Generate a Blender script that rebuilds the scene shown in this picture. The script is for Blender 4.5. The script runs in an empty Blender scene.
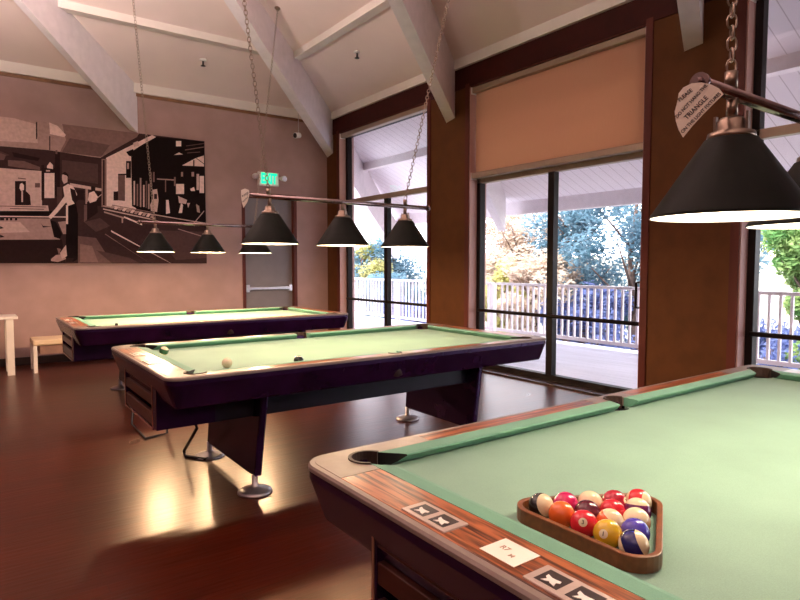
import bpy, bmesh, math, random
from mathutils import Vector, Matrix
random.seed(7)
C = bpy.context.scene.collection
PI = math.pi
V = Vector

# ------------------------------------------------------------------ camera
F = 595.0
PITCH = math.atan(35/595.0)
YAW = math.radians(36.0)
EYE = V((0, 0, 1.40))
cam_right = V((math.cos(YAW), -math.sin(YAW), 0))
cam_fwd = V((math.sin(YAW)*math.cos(PITCH), math.cos(YAW)*math.cos(PITCH), -math.sin(PITCH)))
cam_up = cam_right.cross(cam_fwd)
cd = bpy.data.cameras.new('camera'); cam = bpy.data.objects.new('camera', cd); C.objects.link(cam)
cd.sensor_fit = 'HORIZONTAL'; cd.sensor_width = 36; cd.lens = F*36/800
cd.clip_start = 0.02; cd.clip_end = 300
cam.matrix_world = Matrix((
    (cam_right.x, cam_up.x, -cam_fwd.x, EYE.x),
    (cam_right.y, cam_up.y, -cam_fwd.y, EYE.y),
    (cam_right.z, cam_up.z, -cam_fwd.z, EYE.z), (0, 0, 0, 1)))
bpy.context.scene.camera = cam


def on_y(px, py, Y):
    r = cam_fwd*F + cam_right*(px-400) - cam_up*(py-300)
    return EYE + r*(Y/r.y)


def on_z(px, py, Z):
    r = cam_fwd*F + cam_right*(px-400) - cam_up*(py-300)
    return EYE + r*((Z-EYE.z)/r.z)


def on_plane(px, py, p, n):
    r = cam_fwd*F + cam_right*(px-400) - cam_up*(py-300)
    return EYE + r*((p-EYE).dot(n)/r.dot(n))


# ------------------------------------------------------------------ materials
def new_mat(name):
    m = bpy.data.materials.new(name); m.use_nodes = True
    nt = m.node_tree
    b = nt.nodes['Principled BSDF']
    return m, nt, b


def N(nt, t, **kw):
    n = nt.nodes.new(t)
    for k, v in kw.items():
        setattr(n, k, v)
    return n


def plain(name, col, rough=.5, metal=0, var=.12, scale=12, stretch=(1, 1, 1), bump=0.0, spec=.5, coat=0, detail=4):
    """principled material with noise-modulated colour (and bump)"""
    m, nt, b = new_mat(name)
    tc = N(nt, 'ShaderNodeTexCoord'); mp = N(nt, 'ShaderNodeMapping')
    mp.inputs['Scale'].default_value = stretch
    nt.links.new(tc.outputs['Object'], mp.inputs['Vector'])
    no = N(nt, 'ShaderNodeTexNoise'); no.inputs['Scale'].default_value = scale; no.inputs['Detail'].default_value = detail
    nt.links.new(mp.outputs['Vector'], no.inputs['Vector'])
    cr = N(nt, 'ShaderNodeValToRGB')
    lo = tuple(max(0, c*(1-var)) for c in col[:3]) + (1,)
    hi = tuple(min(1, c*(1+var)) for c in col[:3]) + (1,)
    cr.color_ramp.elements[0].color = lo; cr.color_ramp.elements[1].color = hi
    cr.color_ramp.elements[0].position = .3; cr.color_ramp.elements[1].position = .7
    nt.links.new(no.outputs['Fac'], cr.inputs['Fac'])
    nt.links.new(cr.outputs['Color'], b.inputs['Base Color'])
    b.inputs['Roughness'].default_value = rough; b.inputs['Metallic'].default_value = metal
    b.inputs['Specular IOR Level'].default_value = spec
    b.inputs['Coat Weight'].default_value = coat
    if bump:
        bp = N(nt, 'ShaderNodeBump'); bp.inputs['Strength'].default_value = bump; bp.inputs['Distance'].default_value = .01
        nt.links.new(no.outputs['Fac'], bp.inputs['Height']); nt.links.new(bp.outputs['Normal'], b.inputs['Normal'])
    return m


def emis(name, col, s):
    m, nt, b = new_mat(name)
    b.inputs['Base Color'].default_value = (*col, 1)
    b.inputs['Emission Color'].default_value = (*col, 1); b.inputs['Emission Strength'].default_value = s
    return m


M = {}
M['wall_back'] = plain('plaster_mauve', (.385, .245, .225), .85, var=.10, scale=3, bump=.15, detail=8)
M['wall_right'] = plain('panel_brown', (.105, .037, .010), .7, spec=.2, var=.12, scale=6, bump=.1, detail=8)
M['wall_far'] = plain('plaster_tan', (.5, .38, .3), .85, var=.05, scale=3)
M['casing'] = plain('casing_red_brown', (.10, .020, .012), .5, spec=.25, var=.2, scale=10, stretch=(1, 1, .1))
M['header'] = plain('header_dark_red', (.042, .006, .004), .6, spec=.2, var=.2, scale=8)
M['ceiling'] = plain('ceiling_cream', (.81, .65, .61), .9, var=.03, scale=2)
M['beam'] = plain('beam_white', (.80, .72, .745), .7, var=.05, scale=9, bump=.05)
M['ledger'] = plain('ledger_cream', (.74, .66, .60), .7, var=.03, scale=5)
M['strip'] = plain('strip_wood', (.22, .10, .045), .5, var=.2, scale=12)
M['dark_frame'] = plain('bronze_frame', (.012, .007, .006), .45, spec=.15, var=.2)
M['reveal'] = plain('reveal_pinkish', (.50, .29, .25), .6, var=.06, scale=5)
M['threshold'] = plain('threshold_dark', (.028, .012, .010), .45, var=.2)
M['door_grey'] = plain('door_grey', (.20, .175, .185), .6, var=.06, scale=5)
M['chrome'] = plain('chrome', (.75, .72, .74), .18, metal=1, var=.04)
M['steel'] = plain('brushed_steel', (.55, .5, .5), .32, metal=1, var=.1, scale=30)
M['casting'] = plain('anodised_casting', (.27, .205, .18), .42, metal=.35, var=.08, scale=25)
M['apron'] = plain('apron_black_plum', (.016, .003, .022), .26, var=.3, scale=9, spec=.5)
M['apron'].node_tree.nodes['Principled BSDF'].inputs['Specular Tint'].default_value = (.62, .40, 1, 1)
M['frame_blue'] = plain('frame_dark', (.006, .003, .012), .4, spec=.25, var=.3)
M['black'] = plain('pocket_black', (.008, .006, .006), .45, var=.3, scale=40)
M['leather'] = plain('pocket_leather', (.035, .016, .011), .55, var=.3, scale=60, bump=.2)
M['tray_tan'] = plain('tray_liner_tan', (.30, .17, .08), .7, var=.2)
M['tray_board'] = plain('tray_board', (.045, .012, .008), .32, var=.35, scale=10, stretch=(6, .6, 6))
M['shade'] = plain('shade_black_green', (.006, .0065, .0045), .5, var=.2, scale=20, spec=.12)
M['shade_in'] = plain('shade_inner_white', (.9, .87, .8), .5, var=.02)
M['bulb'] = emis('bulb_glow', (1, .80, .52), 14)
M['brass'] = plain('lamp_brass', (.30, .22, .17), .3, metal=1, var=.1)
M['bar_metal'] = plain('bar_metal', (.34, .25, .25), .22, metal=1, var=.15, scale=18)
M['chain'] = plain('chain_metal', (.36, .27, .21), .3, metal=1, var=.1)
M['paper'] = plain('paper', (.90, .79, .69), .8, var=.04)
M['ink'] = plain('ink', (.03, .02, .02), .8)
M['faded_ink'] = plain('faded_ink', (.45, .30, .22), .8)
M['blind'] = plain('blind_fabric', (.62, .42, .30), .9, var=.03, scale=60, stretch=(1, 1, .2))
M['blind'].node_tree.nodes['Principled BSDF'].inputs['Specular IOR Level'].default_value = .1


def add_translucent(m, col, f):
    nt = m.node_tree; b = nt.nodes['Principled BSDF']; o = nt.nodes['Material Output']
    tl = N(nt, 'ShaderNodeBsdfTranslucent'); tl.inputs[0].default_value = (*col, 1)
    mx = N(nt, 'ShaderNodeMixShader'); mx.inputs[0].default_value = f
    nt.links.new(b.outputs[0], mx.inputs[1]); nt.links.new(tl.outputs[0], mx.inputs[2]); nt.links.new(mx.outputs[0], o.inputs['Surface'])


add_translucent(M['blind'], (.85, .54, .37), .62)
M['cassette'] = plain('cassette_tan', (.36, .27, .20), .45, metal=.25, var=.06)
M['rack_wood'] = plain('rack_wood', (.16, .050, .014), .35, var=.25, scale=14, stretch=(1, 5, 5))
M['white_paint'] = plain('white_laminate', (.78, .70, .64), .4, var=.03)
M['bench_top'] = plain('bench_cushion', (.66, .50, .34), .7, var=.05)
M['bench_box'] = plain('bench_apron', (.24, .13, .10), .6, var=.1)
M['white_plastic'] = plain('white_plastic', (.8, .76, .72), .4, var=.03)
M['exit_face'] = emis('exit_face', (.75, .9, .82), .15)
M['exit_green'] = emis('exit_green', (.0, .72, .36), 1.6)
M['tube'] = plain('black_tube', (.012, .008, .008), .35, var=.1)
M['deck'] = plain('deck_board', (.66, .62, .70), .6, var=.08, scale=6, stretch=(1, .15, 1))
M['rail_paint'] = plain('railing_paint', (.78, .70, .72), .6, var=.08)
M['bark'] = plain('bark', (.16, .10, .08), .9, var=.4, scale=8, bump=.4)
M['ground'] = plain('dry_ground', (.34, .31, .25), .95, var=.25, scale=1.2)
M['shingle'] = plain('roof_shingle', (.12, .09, .08), .9, var=.3, scale=20)
M['trim_line'] = plain('return_edge', (.34, .16, .10), .35, metal=.3, var=.1)
M['foot_metal'] = plain('foot_metal', (.50, .44, .46), .34, metal=.8, var=.1)
M['sill_card'] = plain('counter_plate', (.60, .47, .42), .4, metal=.5, var=.05, scale=40)
M['counter_dark'] = plain('counter_window', (.045, .03, .03), .3, var=.2)
M['counter_white'] = plain('counter_wheel', (.85, .78, .72), .5, var=.03)
M['cream_ball'] = plain('ball_cream', (.78, .66, .45), .12, var=.03)
M['chalk'] = plain('chalk', (.05, .04, .03), .9)
M['mortar'] = plain('mural_edge', (.05, .03, .03), .7)


def felt(name, col):
    m, nt, b = new_mat(name)
    tc = N(nt, 'ShaderNodeTexCoord')
    no = N(nt, 'ShaderNodeTexNoise'); no.inputs['Scale'].default_value = 350; no.inputs['Detail'].default_value = 2
    n2 = N(nt, 'ShaderNodeTexNoise'); n2.inputs['Scale'].default_value = 3.5; n2.inputs['Detail'].default_value = 5
    nt.links.new(tc.outputs['Object'], no.inputs['Vector']); nt.links.new(tc.outputs['Object'], n2.inputs['Vector'])
    mx = N(nt, 'ShaderNodeMath', operation='ADD'); nt.links.new(no.outputs['Fac'], mx.inputs[0]); nt.links.new(n2.outputs['Fac'], mx.inputs[1])
    cr = N(nt, 'ShaderNodeValToRGB')
    cr.color_ramp.elements[0].color = tuple(c*.9 for c in col) + (1,); cr.color_ramp.elements[1].color = tuple(min(1, c*1.1) for c in col) + (1,)
    cr.color_ramp.elements[0].position = .6; cr.color_ramp.elements[1].position = 1.0
    hf = N(nt, 'ShaderNodeMath', operation='MULTIPLY'); hf.inputs[1].default_value = .8
    nt.links.new(mx.outputs[0], hf.inputs[0]); nt.links.new(hf.outputs[0], cr.inputs['Fac'])
    nt.links.new(cr.outputs['Color'], b.inputs['Base Color'])
    b.inputs['Roughness'].default_value = .75
    b.inputs['Specular IOR Level'].default_value = .35
    b.inputs['Sheen Weight'].default_value = .15
    bp = N(nt, 'ShaderNodeBump'); bp.inputs['Strength'].default_value = .08; bp.inputs['Distance'].default_value = .002
    nt.links.new(no.outputs['Fac'], bp.inputs['Height']); nt.links.new(bp.outputs['Normal'], b.inputs['Normal'])
    return m


M['cloth'] = felt('cloth_green', (.185, .32, .24))
M['cushion'] = felt('cushion_green_shaded', (.11, .28, .19))  # same cloth as the bed, darkened for the shade on the cushion fronts


def rosewood(name, axis):
    m, nt, b = new_mat(name)
    tc = N(nt, 'ShaderNodeTexCoord'); mp = N(nt, 'ShaderNodeMapping')
    mp.inputs['Scale'].default_value = (1.2, 22, 22) if axis == 'x' else (22, 1.2, 22)
    nt.links.new(tc.outputs['Object'], mp.inputs['Vector'])
    no = N(nt, 'ShaderNodeTexNoise'); no.inputs['Scale'].default_value = 3; no.inputs['Detail'].default_value = 8; no.inputs['Distortion'].default_value = 1.2
    nt.links.new(mp.outputs['Vector'], no.inputs['Vector'])
    cr = N(nt, 'ShaderNodeValToRGB')
    cr.color_ramp.elements[0].color = (.06, .014, .006, 1); cr.color_ramp.elements[1].color = (.42, .125, .045, 1)
    cr.color_ramp.elements[0].position = .38; cr.color_ramp.elements[1].position = .58
    nt.links.new(no.outputs['Fac'], cr.inputs['Fac']); nt.links.new(cr.outputs['Color'], b.inputs['Base Color'])
    b.inputs['Roughness'].default_value = .3; b.inputs['Coat Weight'].default_value = .2; b.inputs['Coat Roughness'].default_value = .2
    return m


M['wood_x'] = rosewood('rosewood_long', 'x')
M['wood_y'] = rosewood('rosewood_end', 'y')


def floor_mat():
    m, nt, b = new_mat('floor_dark_wood')
    tc = N(nt, 'ShaderNodeTexCoord')
    br = N(nt, 'ShaderNodeTexBrick'); br.inputs['Scale'].default_value = 1.0
    br.inputs['Brick Width'].default_value = .9; br.inputs['Row Height'].default_value = .085; br.inputs['Mortar Size'].default_value = .0018
    br.inputs['Color1'].default_value = (.068, .008, .0022, 1); br.inputs['Color2'].default_value = (.040, .0048, .0015, 1); br.inputs['Mortar'].default_value = (.02, .005, .003, 1)
    br.inputs['Bias'].default_value = -.1
    nt.links.new(tc.outputs['Object'], br.inputs['Vector'])
    mp = N(nt, 'ShaderNodeMapping'); mp.inputs['Scale'].default_value = (1.5, 9, 1)
    nt.links.new(tc.outputs['Object'], mp.inputs['Vector'])
    no = N(nt, 'ShaderNodeTexNoise'); no.inputs['Scale'].default_value = 4; no.inputs['Detail'].default_value = 3
    nt.links.new(mp.outputs['Vector'], no.inputs['Vector'])
    wear = N(nt, 'ShaderNodeTexNoise'); wear.inputs['Scale'].default_value = 1.3; wear.inputs['Detail'].default_value = 2
    nt.links.new(tc.outputs['Object'], wear.inputs['Vector'])
    mixc = N(nt, 'ShaderNodeMix', data_type='RGBA', blend_type='MULTIPLY'); mixc.inputs['Factor'].default_value = .6
    cr = N(nt, 'ShaderNodeValToRGB'); cr.color_ramp.elements[0].color = (.5, .45, .4, 1); cr.color_ramp.elements[1].color = (1.25, 1.2, 1.1, 1)
    cr.color_ramp.elements[0].position = .3; cr.color_ramp.elements[1].position = .7
    nt.links.new(no.outputs['Fac'], cr.inputs['Fac'])
    nt.links.new(br.outputs['Color'], mixc.inputs['A']); nt.links.new(cr.outputs['Color'], mixc.inputs['B'])
    nt.links.new(mixc.outputs['Result'], b.inputs['Base Color'])
    rr = N(nt, 'ShaderNodeMapRange'); rr.inputs['To Min'].default_value = .26; rr.inputs['To Max'].default_value = .31
    nt.links.new(wear.outputs['Fac'], rr.inputs['Value']); nt.links.new(rr.outputs['Result'], b.inputs['Roughness'])
    b.inputs['Specular IOR Level'].default_value = .6; b.inputs['Specular Tint'].default_value = (1, .50, .28, 1)
    m2 = N(nt, 'ShaderNodeMapping'); m2.inputs['Rotation'].default_value = (0, 0, math.radians(28)); m2.inputs['Scale'].default_value = (3.0, 26, 1)
    nt.links.new(tc.outputs['Object'], m2.inputs['Vector'])
    sc = N(nt, 'ShaderNodeTexNoise'); sc.inputs['Scale'].default_value = 1.6; sc.inputs['Detail'].default_value = 1
    nt.links.new(m2.outputs['Vector'], sc.inputs['Vector'])
    ad = N(nt, 'ShaderNodeMath', operation='MULTIPLY_ADD'); ad.inputs[1].default_value = -.25
    nt.links.new(br.outputs['Fac'], ad.inputs[0]); nt.links.new(sc.outputs['Fac'], ad.inputs[2])
    bp = N(nt, 'ShaderNodeBump'); bp.inputs['Strength'].default_value = .20; bp.inputs['Distance'].default_value = .006
    nt.links.new(ad.outputs[0], bp.inputs['Height']); nt.links.new(bp.outputs['Normal'], b.inputs['Normal'])
    return m


M['floor'] = floor_mat()


def soffit_mat():
    m, nt, b = new_mat('soffit_boards')
    tc = N(nt, 'ShaderNodeTexCoord'); sp = N(nt, 'ShaderNodeSeparateXYZ'); nt.links.new(tc.outputs['Object'], sp.inputs[0])
    d = N(nt, 'ShaderNodeMath', operation='DIVIDE'); d.inputs[1].default_value = .18; nt.links.new(sp.outputs['Y'], d.inputs[0])
    fr = N(nt, 'ShaderNodeMath', operation='FRACT'); nt.links.new(d.outputs[0], fr.inputs[0])
    lt = N(nt, 'ShaderNodeMath', operation='LESS_THAN'); lt.inputs[1].default_value = .06; nt.links.new(fr.outputs[0], lt.inputs[0])
    mx = N(nt, 'ShaderNodeMix', data_type='RGBA'); nt.links.new(lt.outputs[0], mx.inputs['Factor'])
    mx.inputs['A'].default_value = (.82, .74, .78, 1); mx.inputs['B'].default_value = (.55, .47, .50, 1)
    nt.links.new(mx.outputs['Result'], b.inputs['Base Color']); b.inputs['Roughness'].default_value = .8
    return m


M['soffit'] = soffit_mat()


def glass_mat():
    m = bpy.data.materials.new('window_glass'); m.use_nodes = True; nt = m.node_tree; nt.nodes.clear()
    o = N(nt, 'ShaderNodeOutputMaterial'); mix = N(nt, 'ShaderNodeMixShader'); tr = N(nt, 'ShaderNodeBsdfTransparent'); gl = N(nt, 'ShaderNodeBsdfGlossy')
    tr.inputs['Color'].default_value = (.95, .96, .97, 1); gl.inputs['Roughness'].default_value = .02
    lw = N(nt, 'ShaderNodeLayerWeight'); pw = N(nt, 'ShaderNodeMath', operation='POWER'); pw.inputs[1].default_value = 4
    fz = N(nt, 'ShaderNodeMath', operation='MULTIPLY_ADD'); fz.inputs[1].default_value = .6; fz.inputs[2].default_value = .025
    nt.links.new(lw.outputs['Facing'], pw.inputs[0]); nt.links.new(pw.outputs[0], fz.inputs[0])
    nt.links.new(fz.outputs[0], mix.inputs[0]); nt.links.new(tr.outputs[0], mix.inputs[1]); nt.links.new(gl.outputs[0], mix.inputs[2])
    nt.links.new(mix.outputs[0], o.inputs['Surface'])
    return m


M['glass'] = glass_mat()


def leaf_mat(name, c1, c2, trans=.4):
    m = bpy.data.materials.new(name); m.use_nodes = True; nt = m.node_tree; nt.nodes.clear()
    o = N(nt, 'ShaderNodeOutputMaterial'); tc = N(nt, 'ShaderNodeTexCoord')
    no = N(nt, 'ShaderNodeTexNoise'); no.inputs['Scale'].default_value = 2.3; no.inputs['Detail'].default_value = 6
    nt.links.new(tc.outputs['Object'], no.inputs['Vector'])
    cr = N(nt, 'ShaderNodeValToRGB'); cr.color_ramp.elements[0].color = (*c1, 1); cr.color_ramp.elements[1].color = (*c2, 1)
    cr.color_ramp.elements[0].position = .35; cr.color_ramp.elements[1].position = .65
    nt.links.new(no.outputs['Fac'], cr.inputs['Fac'])
    df = N(nt, 'ShaderNodeBsdfDiffuse'); tl = N(nt, 'ShaderNodeBsdfTranslucent'); mx = N(nt, 'ShaderNodeMixShader'); mx.inputs[0].default_value = trans
    nt.links.new(cr.outputs['Color'], df.inputs[0]); nt.links.new(cr.outputs['Color'], tl.inputs[0])
    nt.links.new(df.outputs[0], mx.inputs[1]); nt.links.new(tl.outputs[0], mx.inputs[2]); nt.links.new(mx.outputs[0], o.inputs['Surface'])
    return m


M['leaf_blue'] = leaf_mat('leaf_blue_green', (.09, .18, .23), (.22, .33, .40))
M['leaf_yellow'] = leaf_mat('leaf_yellow_green', (.42, .42, .14), (.75, .66, .36))
M['leaf_pink'] = leaf_mat('leaf_dry_pinkish', (.45, .34, .28), (.80, .66, .52))
M['leaf_green'] = leaf_mat('leaf_green', (.14, .30, .10), (.40, .50, .20))
M['leaf_violet'] = leaf_mat('leaf_shaded_blue', (.12, .15, .34), (.25, .30, .55))


# ------------------------------------------------------------------ mesh helpers
class MB:
    def __init__(self):
        self.v = []; self.f = []; self.m = []; self.s = []
        self.mats = []

    def mi(self, mat):
        if mat not in self.mats: self.mats.append(mat)
        return self.mats.index(mat)

    def add(self, vs, fs, mat=None, smooth=False):
        o = len(self.v); k = self.mi(mat)
        self.v += [tuple(p) for p in vs]
        for f in fs:
            self.f.append(tuple(i+o for i in f)); self.m.append(k); self.s.append(smooth)

    def box(self, a, b, mat=None):
        x0, y0, z0 = a; x1, y1, z1 = b
        vs = [(x0, y0, z0), (x1, y0, z0), (x1, y1, z0), (x0, y1, z0), (x0, y0, z1), (x1, y0, z1), (x1, y1, z1), (x0, y1, z1)]
        self.add(vs, [(0, 3, 2, 1), (4, 5, 6, 7), (0, 1, 5, 4), (1, 2, 6, 5), (2, 3, 7, 6), (3, 0, 4, 7)], mat)

    def rbox(self, a, b, r, mat=None):
        """box with chamfered vertical and horizontal edges (bevelled through bmesh)"""
        bm = bmesh.new(); bmesh.ops.create_cube(bm, size=1)
        for v in bm.verts:
            v.co = V(((a[0]+b[0])/2+v.co.x*(b[0]-a[0]), (a[1]+b[1])/2+v.co.y*(b[1]-a[1]), (a[2]+b[2])/2+v.co.z*(b[2]-a[2])))
        bmesh.ops.bevel(bm, geom=bm.edges[:], offset=r, segments=2, affect='EDGES', profile=.5)
        bm.verts.index_update()
        self.add([v.co[:] for v in bm.verts], [[v.index for v in f.verts] for f in bm.faces], mat); bm.free()

    def tube(self, p, q, r, mat=None, n=10, r2=None, caps=True):
        p = V(p); q = V(q); r2 = r if r2 is None else r2
        d = (q-p).normalized(); a = d.orthogonal().normalized(); b = d.cross(a)
        vs = [p+(a*math.cos(2*PI*i/n)+b*math.sin(2*PI*i/n))*r for i in range(n)] + [q+(a*math.cos(2*PI*i/n)+b*math.sin(2*PI*i/n))*r2 for i in range(n)]
        self.add(vs, [(i, (i+1) % n, n+(i+1) % n, n+i) for i in range(n)], mat, True)
        if caps:
            o = len(self.v)
            self.add(vs, [tuple(reversed(range(n))), tuple(range(n, 2*n))], mat)

    def path(self, pts, r, mat=None, n=8, closed=False):
        pts = [V(p) for p in pts]; L = len(pts); rings = []
        prev = None
        for i, p in enumerate(pts):
            if closed: d = (pts[(i+1) % L]-pts[i-1]).normalized()
            else: d = (pts[min(i+1, L-1)]-pts[max(i-1, 0)]).normalized()
            a = d.orthogonal().normalized() if prev is None else (prev-d*prev.dot(d)).normalized()
            prev = a; b = d.cross(a)
            rings.append([p+(a*math.cos(2*PI*k/n)+b*math.sin(2*PI*k/n))*r for k in range(n)])
        vs = [v for ring in rings for v in ring]; fs = []
        for i in range(L if closed else L-1):
            j = (i+1) % L
            fs += [(i*n+k, i*n+(k+1) % n, j*n+(k+1) % n, j*n+k) for k in range(n)]
        if not closed: fs += [tuple(reversed(range(n))), tuple(range((L-1)*n, L*n))]
        self.add(vs, fs, mat, True)

    def lathe(self, prof, c=(0, 0, 0), mat=None, n=32, mats=None, smooth=True):
        """prof: (r,z) list turned about the vertical through c"""
        L = len(prof); vs = []
        for r, z in prof:
            vs += [(c[0]+r*math.cos(2*PI*k/n), c[1]+r*math.sin(2*PI*k/n), c[2]+z) for k in range(n)]
        for i in range(L-1):
            fs = [(i*n+k, i*n+(k+1) % n, (i+1)*n+(k+1) % n, (i+1)*n+k) for k in range(n)]
            self.add(vs[:], fs, (mats[i] if mats else mat), smooth) if False else None
        o = len(self.v); self.v += vs
        for i in range(L-1):
            k_ = self.mi(mats[i] if mats else mat)
            for k in range(n):
                self.f.append((o+i*n+k, o+i*n+(k+1) % n, o+(i+1)*n+(k+1) % n, o+(i+1)*n+k)); self.m.append(k_); self.s.append(smooth)

    def prism(self, poly, z0, z1, mat=None, axis='z'):
        """extrude a 2D polygon; axis z: (x,y); axis x: (y,z) between x=z0..z1; axis y: (x,z)"""
        def P(a, b, c):
            return (a, b, c) if axis == 'z' else (c, a, b) if axis == 'x' else (a, c, b)
        n = len(poly)
        vs = [P(a, b, z0) for a, b in poly] + [P(a, b, z1) for a, b in poly]
        self.add(vs, [(i, (i+1) % n, n+(i+1) % n, n+i) for i in range(n)] + [tuple(reversed(range(n))), tuple(range(n, 2*n))], mat)

    def build(self, name, parent=None, mat=None, bevel=0):
        me = bpy.data.meshes.new(name); me.from_pydata(self.v, [], self.f)
        for mt in self.mats: me.materials.append(M[mt] if isinstance(mt, str) else (mt or M[mat]))
        for p, k, s in zip(me.polygons, self.m, self.s): p.material_index = k; p.use_smooth = s
        bm = bmesh.new(); bm.from_mesh(me); bmesh.ops.remove_doubles(bm, verts=bm.verts, dist=1e-5)
        bmesh.ops.recalc_face_normals(bm, faces=bm.faces)
        big = [f for f in bm.faces if len(f.verts) > 8]
        if big: bmesh.ops.triangulate(bm, faces=big)
        bm.to_mesh(me); bm.free(); me.update()
        o = bpy.data.objects.new(name, me); C.objects.link(o)
        if parent is not None: o.parent = parent
        if bevel:
            md = o.modifiers.new('bevel', 'BEVEL'); md.width = bevel; md.segments = 2; md.limit_method = 'ANGLE'; md.angle_limit = math.radians(40)
        return o


def tag(o, label, cat, group=None, kind=None):
    o['label'] = label; o['category'] = cat
    if group: o['group'] = group
    if kind: o['kind'] = kind
    return o


def thing(name, label, cat, loc=(0, 0, 0), group=None, kind=None):
    o = bpy.data.objects.new(name, None); o.empty_display_size = .1
    C.objects.link(o); o.location = loc
    return tag(o, label, cat, group, kind)


def struct(mb, name, label, cat, **kw):
    return tag(mb.build(name, **kw), label, cat, kind='structure')


KIDS = {}


def copy_tree(o, parent=None):
    c = o.copy(); C.objects.link(c); c.parent = parent
    for ch in [x for x in C.objects if x.parent == o]: copy_tree(ch, c)
    return c


def text_obj(body, size, name, parent, mat, origin, xdir, ydir, depth=.0004, align='CENTER', fit=None):
    cu = bpy.data.curves.new(name, 'FONT'); cu.body = body; cu.size = size; cu.extrude = depth/2; cu.offset = size*(.045 if body == 'EXIT' else .018)
    cu.align_x = align; cu.align_y = 'CENTER'
    t = bpy.data.objects.new(name, cu); C.objects.link(t)
    dg = bpy.context.evaluated_depsgraph_get()
    me = bpy.data.meshes.new_from_object(t.evaluated_get(dg))
    bpy.data.objects.remove(t); bpy.data.curves.remove(cu)
    if fit:
        xs = [v.co.x for v in me.vertices]; k = fit/(max(xs)-min(xs)); me.transform(Matrix.Diagonal((k, min(k*1.1, 1.3) if fit < .2 else 1, 1, 1)))
    x = V(xdir).normalized(); z = x.cross(V(ydir)).normalized(); y = z.cross(x)
    mt = Matrix(((x.x, y.x, z.x, origin[0]), (x.y, y.y, z.y, origin[1]), (x.z, y.z, z.z, origin[2]), (0, 0, 0, 1)))
    me.transform(mt); me.materials.clear(); me.materials.append(M[mat])
    o = bpy.data.objects.new(name, me); C.objects.link(o); o.parent = parent
    return o


# ------------------------------------------------------------------ room shell
XW, YW = 5.45, 9.80          # inner faces of the window wall and of the mural wall
ZW, K = 4.12, .408           # ceiling height at the walls, roof slope
AX, AY = -3.60, .75          # roof apex in plan
HALF = 9.05
XL, YF = AX-HALF, AY-HALF    # unseen walls
APEX = ZW+K*HALF

mb = MB(); mb.box((XL-.3, YF-.3, -.12), (XW+.10, YW+.3, 0), 'floor')
struct(mb, 'floor', 'dark red brown worn glossy wood floor', 'floor')

WIN = [(6.82, 9.35), (3.40, 5.93), (-.05, 2.47), (-3.5, -.97)]     # y ranges of the glazed openings
ZT = 3.75
mb = MB()
ys = [YF-.3] + [y for w in sorted(WIN) for y in w] + [YW+.3]
for i in range(0, len(ys), 2):
    mb.box((XW, ys[i], -.02), (XW+.30, ys[i+1], 4.10), 'wall_right')
mb.box((XW, YF-.3, ZT), (XW+.30, YW+.3, 4.10), 'header')
mb.box((XW-.012, YF, ZT+.0), (XW, YW, 4.05), 'header')
struct(mb, 'wall_right', 'dark brown panelled window wall with plain piers', 'wall')

mb = MB()
DX0, DX1, DZ = 3.80, 4.82, 2.64
mb.box((XL-.3, YW, -.02), (DX0, YW+.25, 4.12), 'wall_back')
mb.box((DX1, YW, -.02), (XW+.3, YW+.25, 4.12), 'wall_back')
mb.box((DX0, YW, DZ), (DX1, YW+.25, 4.12), 'wall_back')
struct(mb, 'wall_back', 'mauve brown plaster wall behind the mural', 'wall')
mb = MB()
mb.box((XL-.3, YF, -.02), (XL, YW, 4.12), 'wall_far')
struct(mb, 'wall_left', 'tan plaster wall opposite the windows', 'wall')
mb = MB()
mb.box((XL-.3, YF-.3, -.02), (XW+.3, YF, 4.12), 'wall_far')
struct(mb, 'wall_front', 'tan plaster wall behind the viewer', 'wall')

mb = MB()
cs = [(XW, YW), (XL, YW), (XL, YF), (XW, YF)]
ov = .30
e = [(XW+ov, YW+ov), (XL-ov, YW+ov), (XL-ov, YF-ov), (XW+ov, YF-ov)]
ze = ZW-K*ov
for i in range(4):
    a, b = e[i], e[(i+1) % 4]
    mb.add([(a[0], a[1], ze), (b[0], b[1], ze), (AX, AY, APEX)], [(0, 1, 2)], 'ceiling')
    mb.add([(a[0], a[1], ze+.2), (b[0], b[1], ze+.2), (AX, AY, APEX+.2)], [(0, 1, 2)], 'shingle')
    mb.add([(a[0], a[1], ze), (b[0], b[1], ze), (b[0], b[1], ze+.2), (a[0], a[1], ze+.2)], [(0, 1, 2, 3)], 'shingle')
struct(mb, 'ceiling', 'sloping cream hipped ceiling', 'ceiling')

# porch soffit outside the window wall and round the corner
EX = 9.45; od = EX-XW
mb = MB()
zi, zo = ZW-K*.05, ZW-K*od
i0, i1 = (XW+.05, YW+.05), (XW+.05, YF)
o0, o1 = (EX, YW+od), (EX, YF)
for dz, mt in ((0, 'soffit'), (.16, 'shingle')):
    mb.add([(*i0, zi+dz), (*i1, zi+dz), (*o1, zo+dz), (*o0, zo+dz)], [(0, 1, 2, 3)], mt)
    mb.add([(*i0, zi+dz), (*o0, zo+dz), (-4, YW+od, zo+dz), (-4, YW+.05, zi+dz)], [(0, 1, 2, 3)], mt)
mb.add([(*o0, zo), (*o1, zo), (*o1, zo+.16), (*o0, zo+.16)], [(0, 1, 2, 3)], 'beam')
struct(mb, 'porch_soffit', 'pale boarded porch soffit outside the glass doors', 'soffit')

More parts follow.
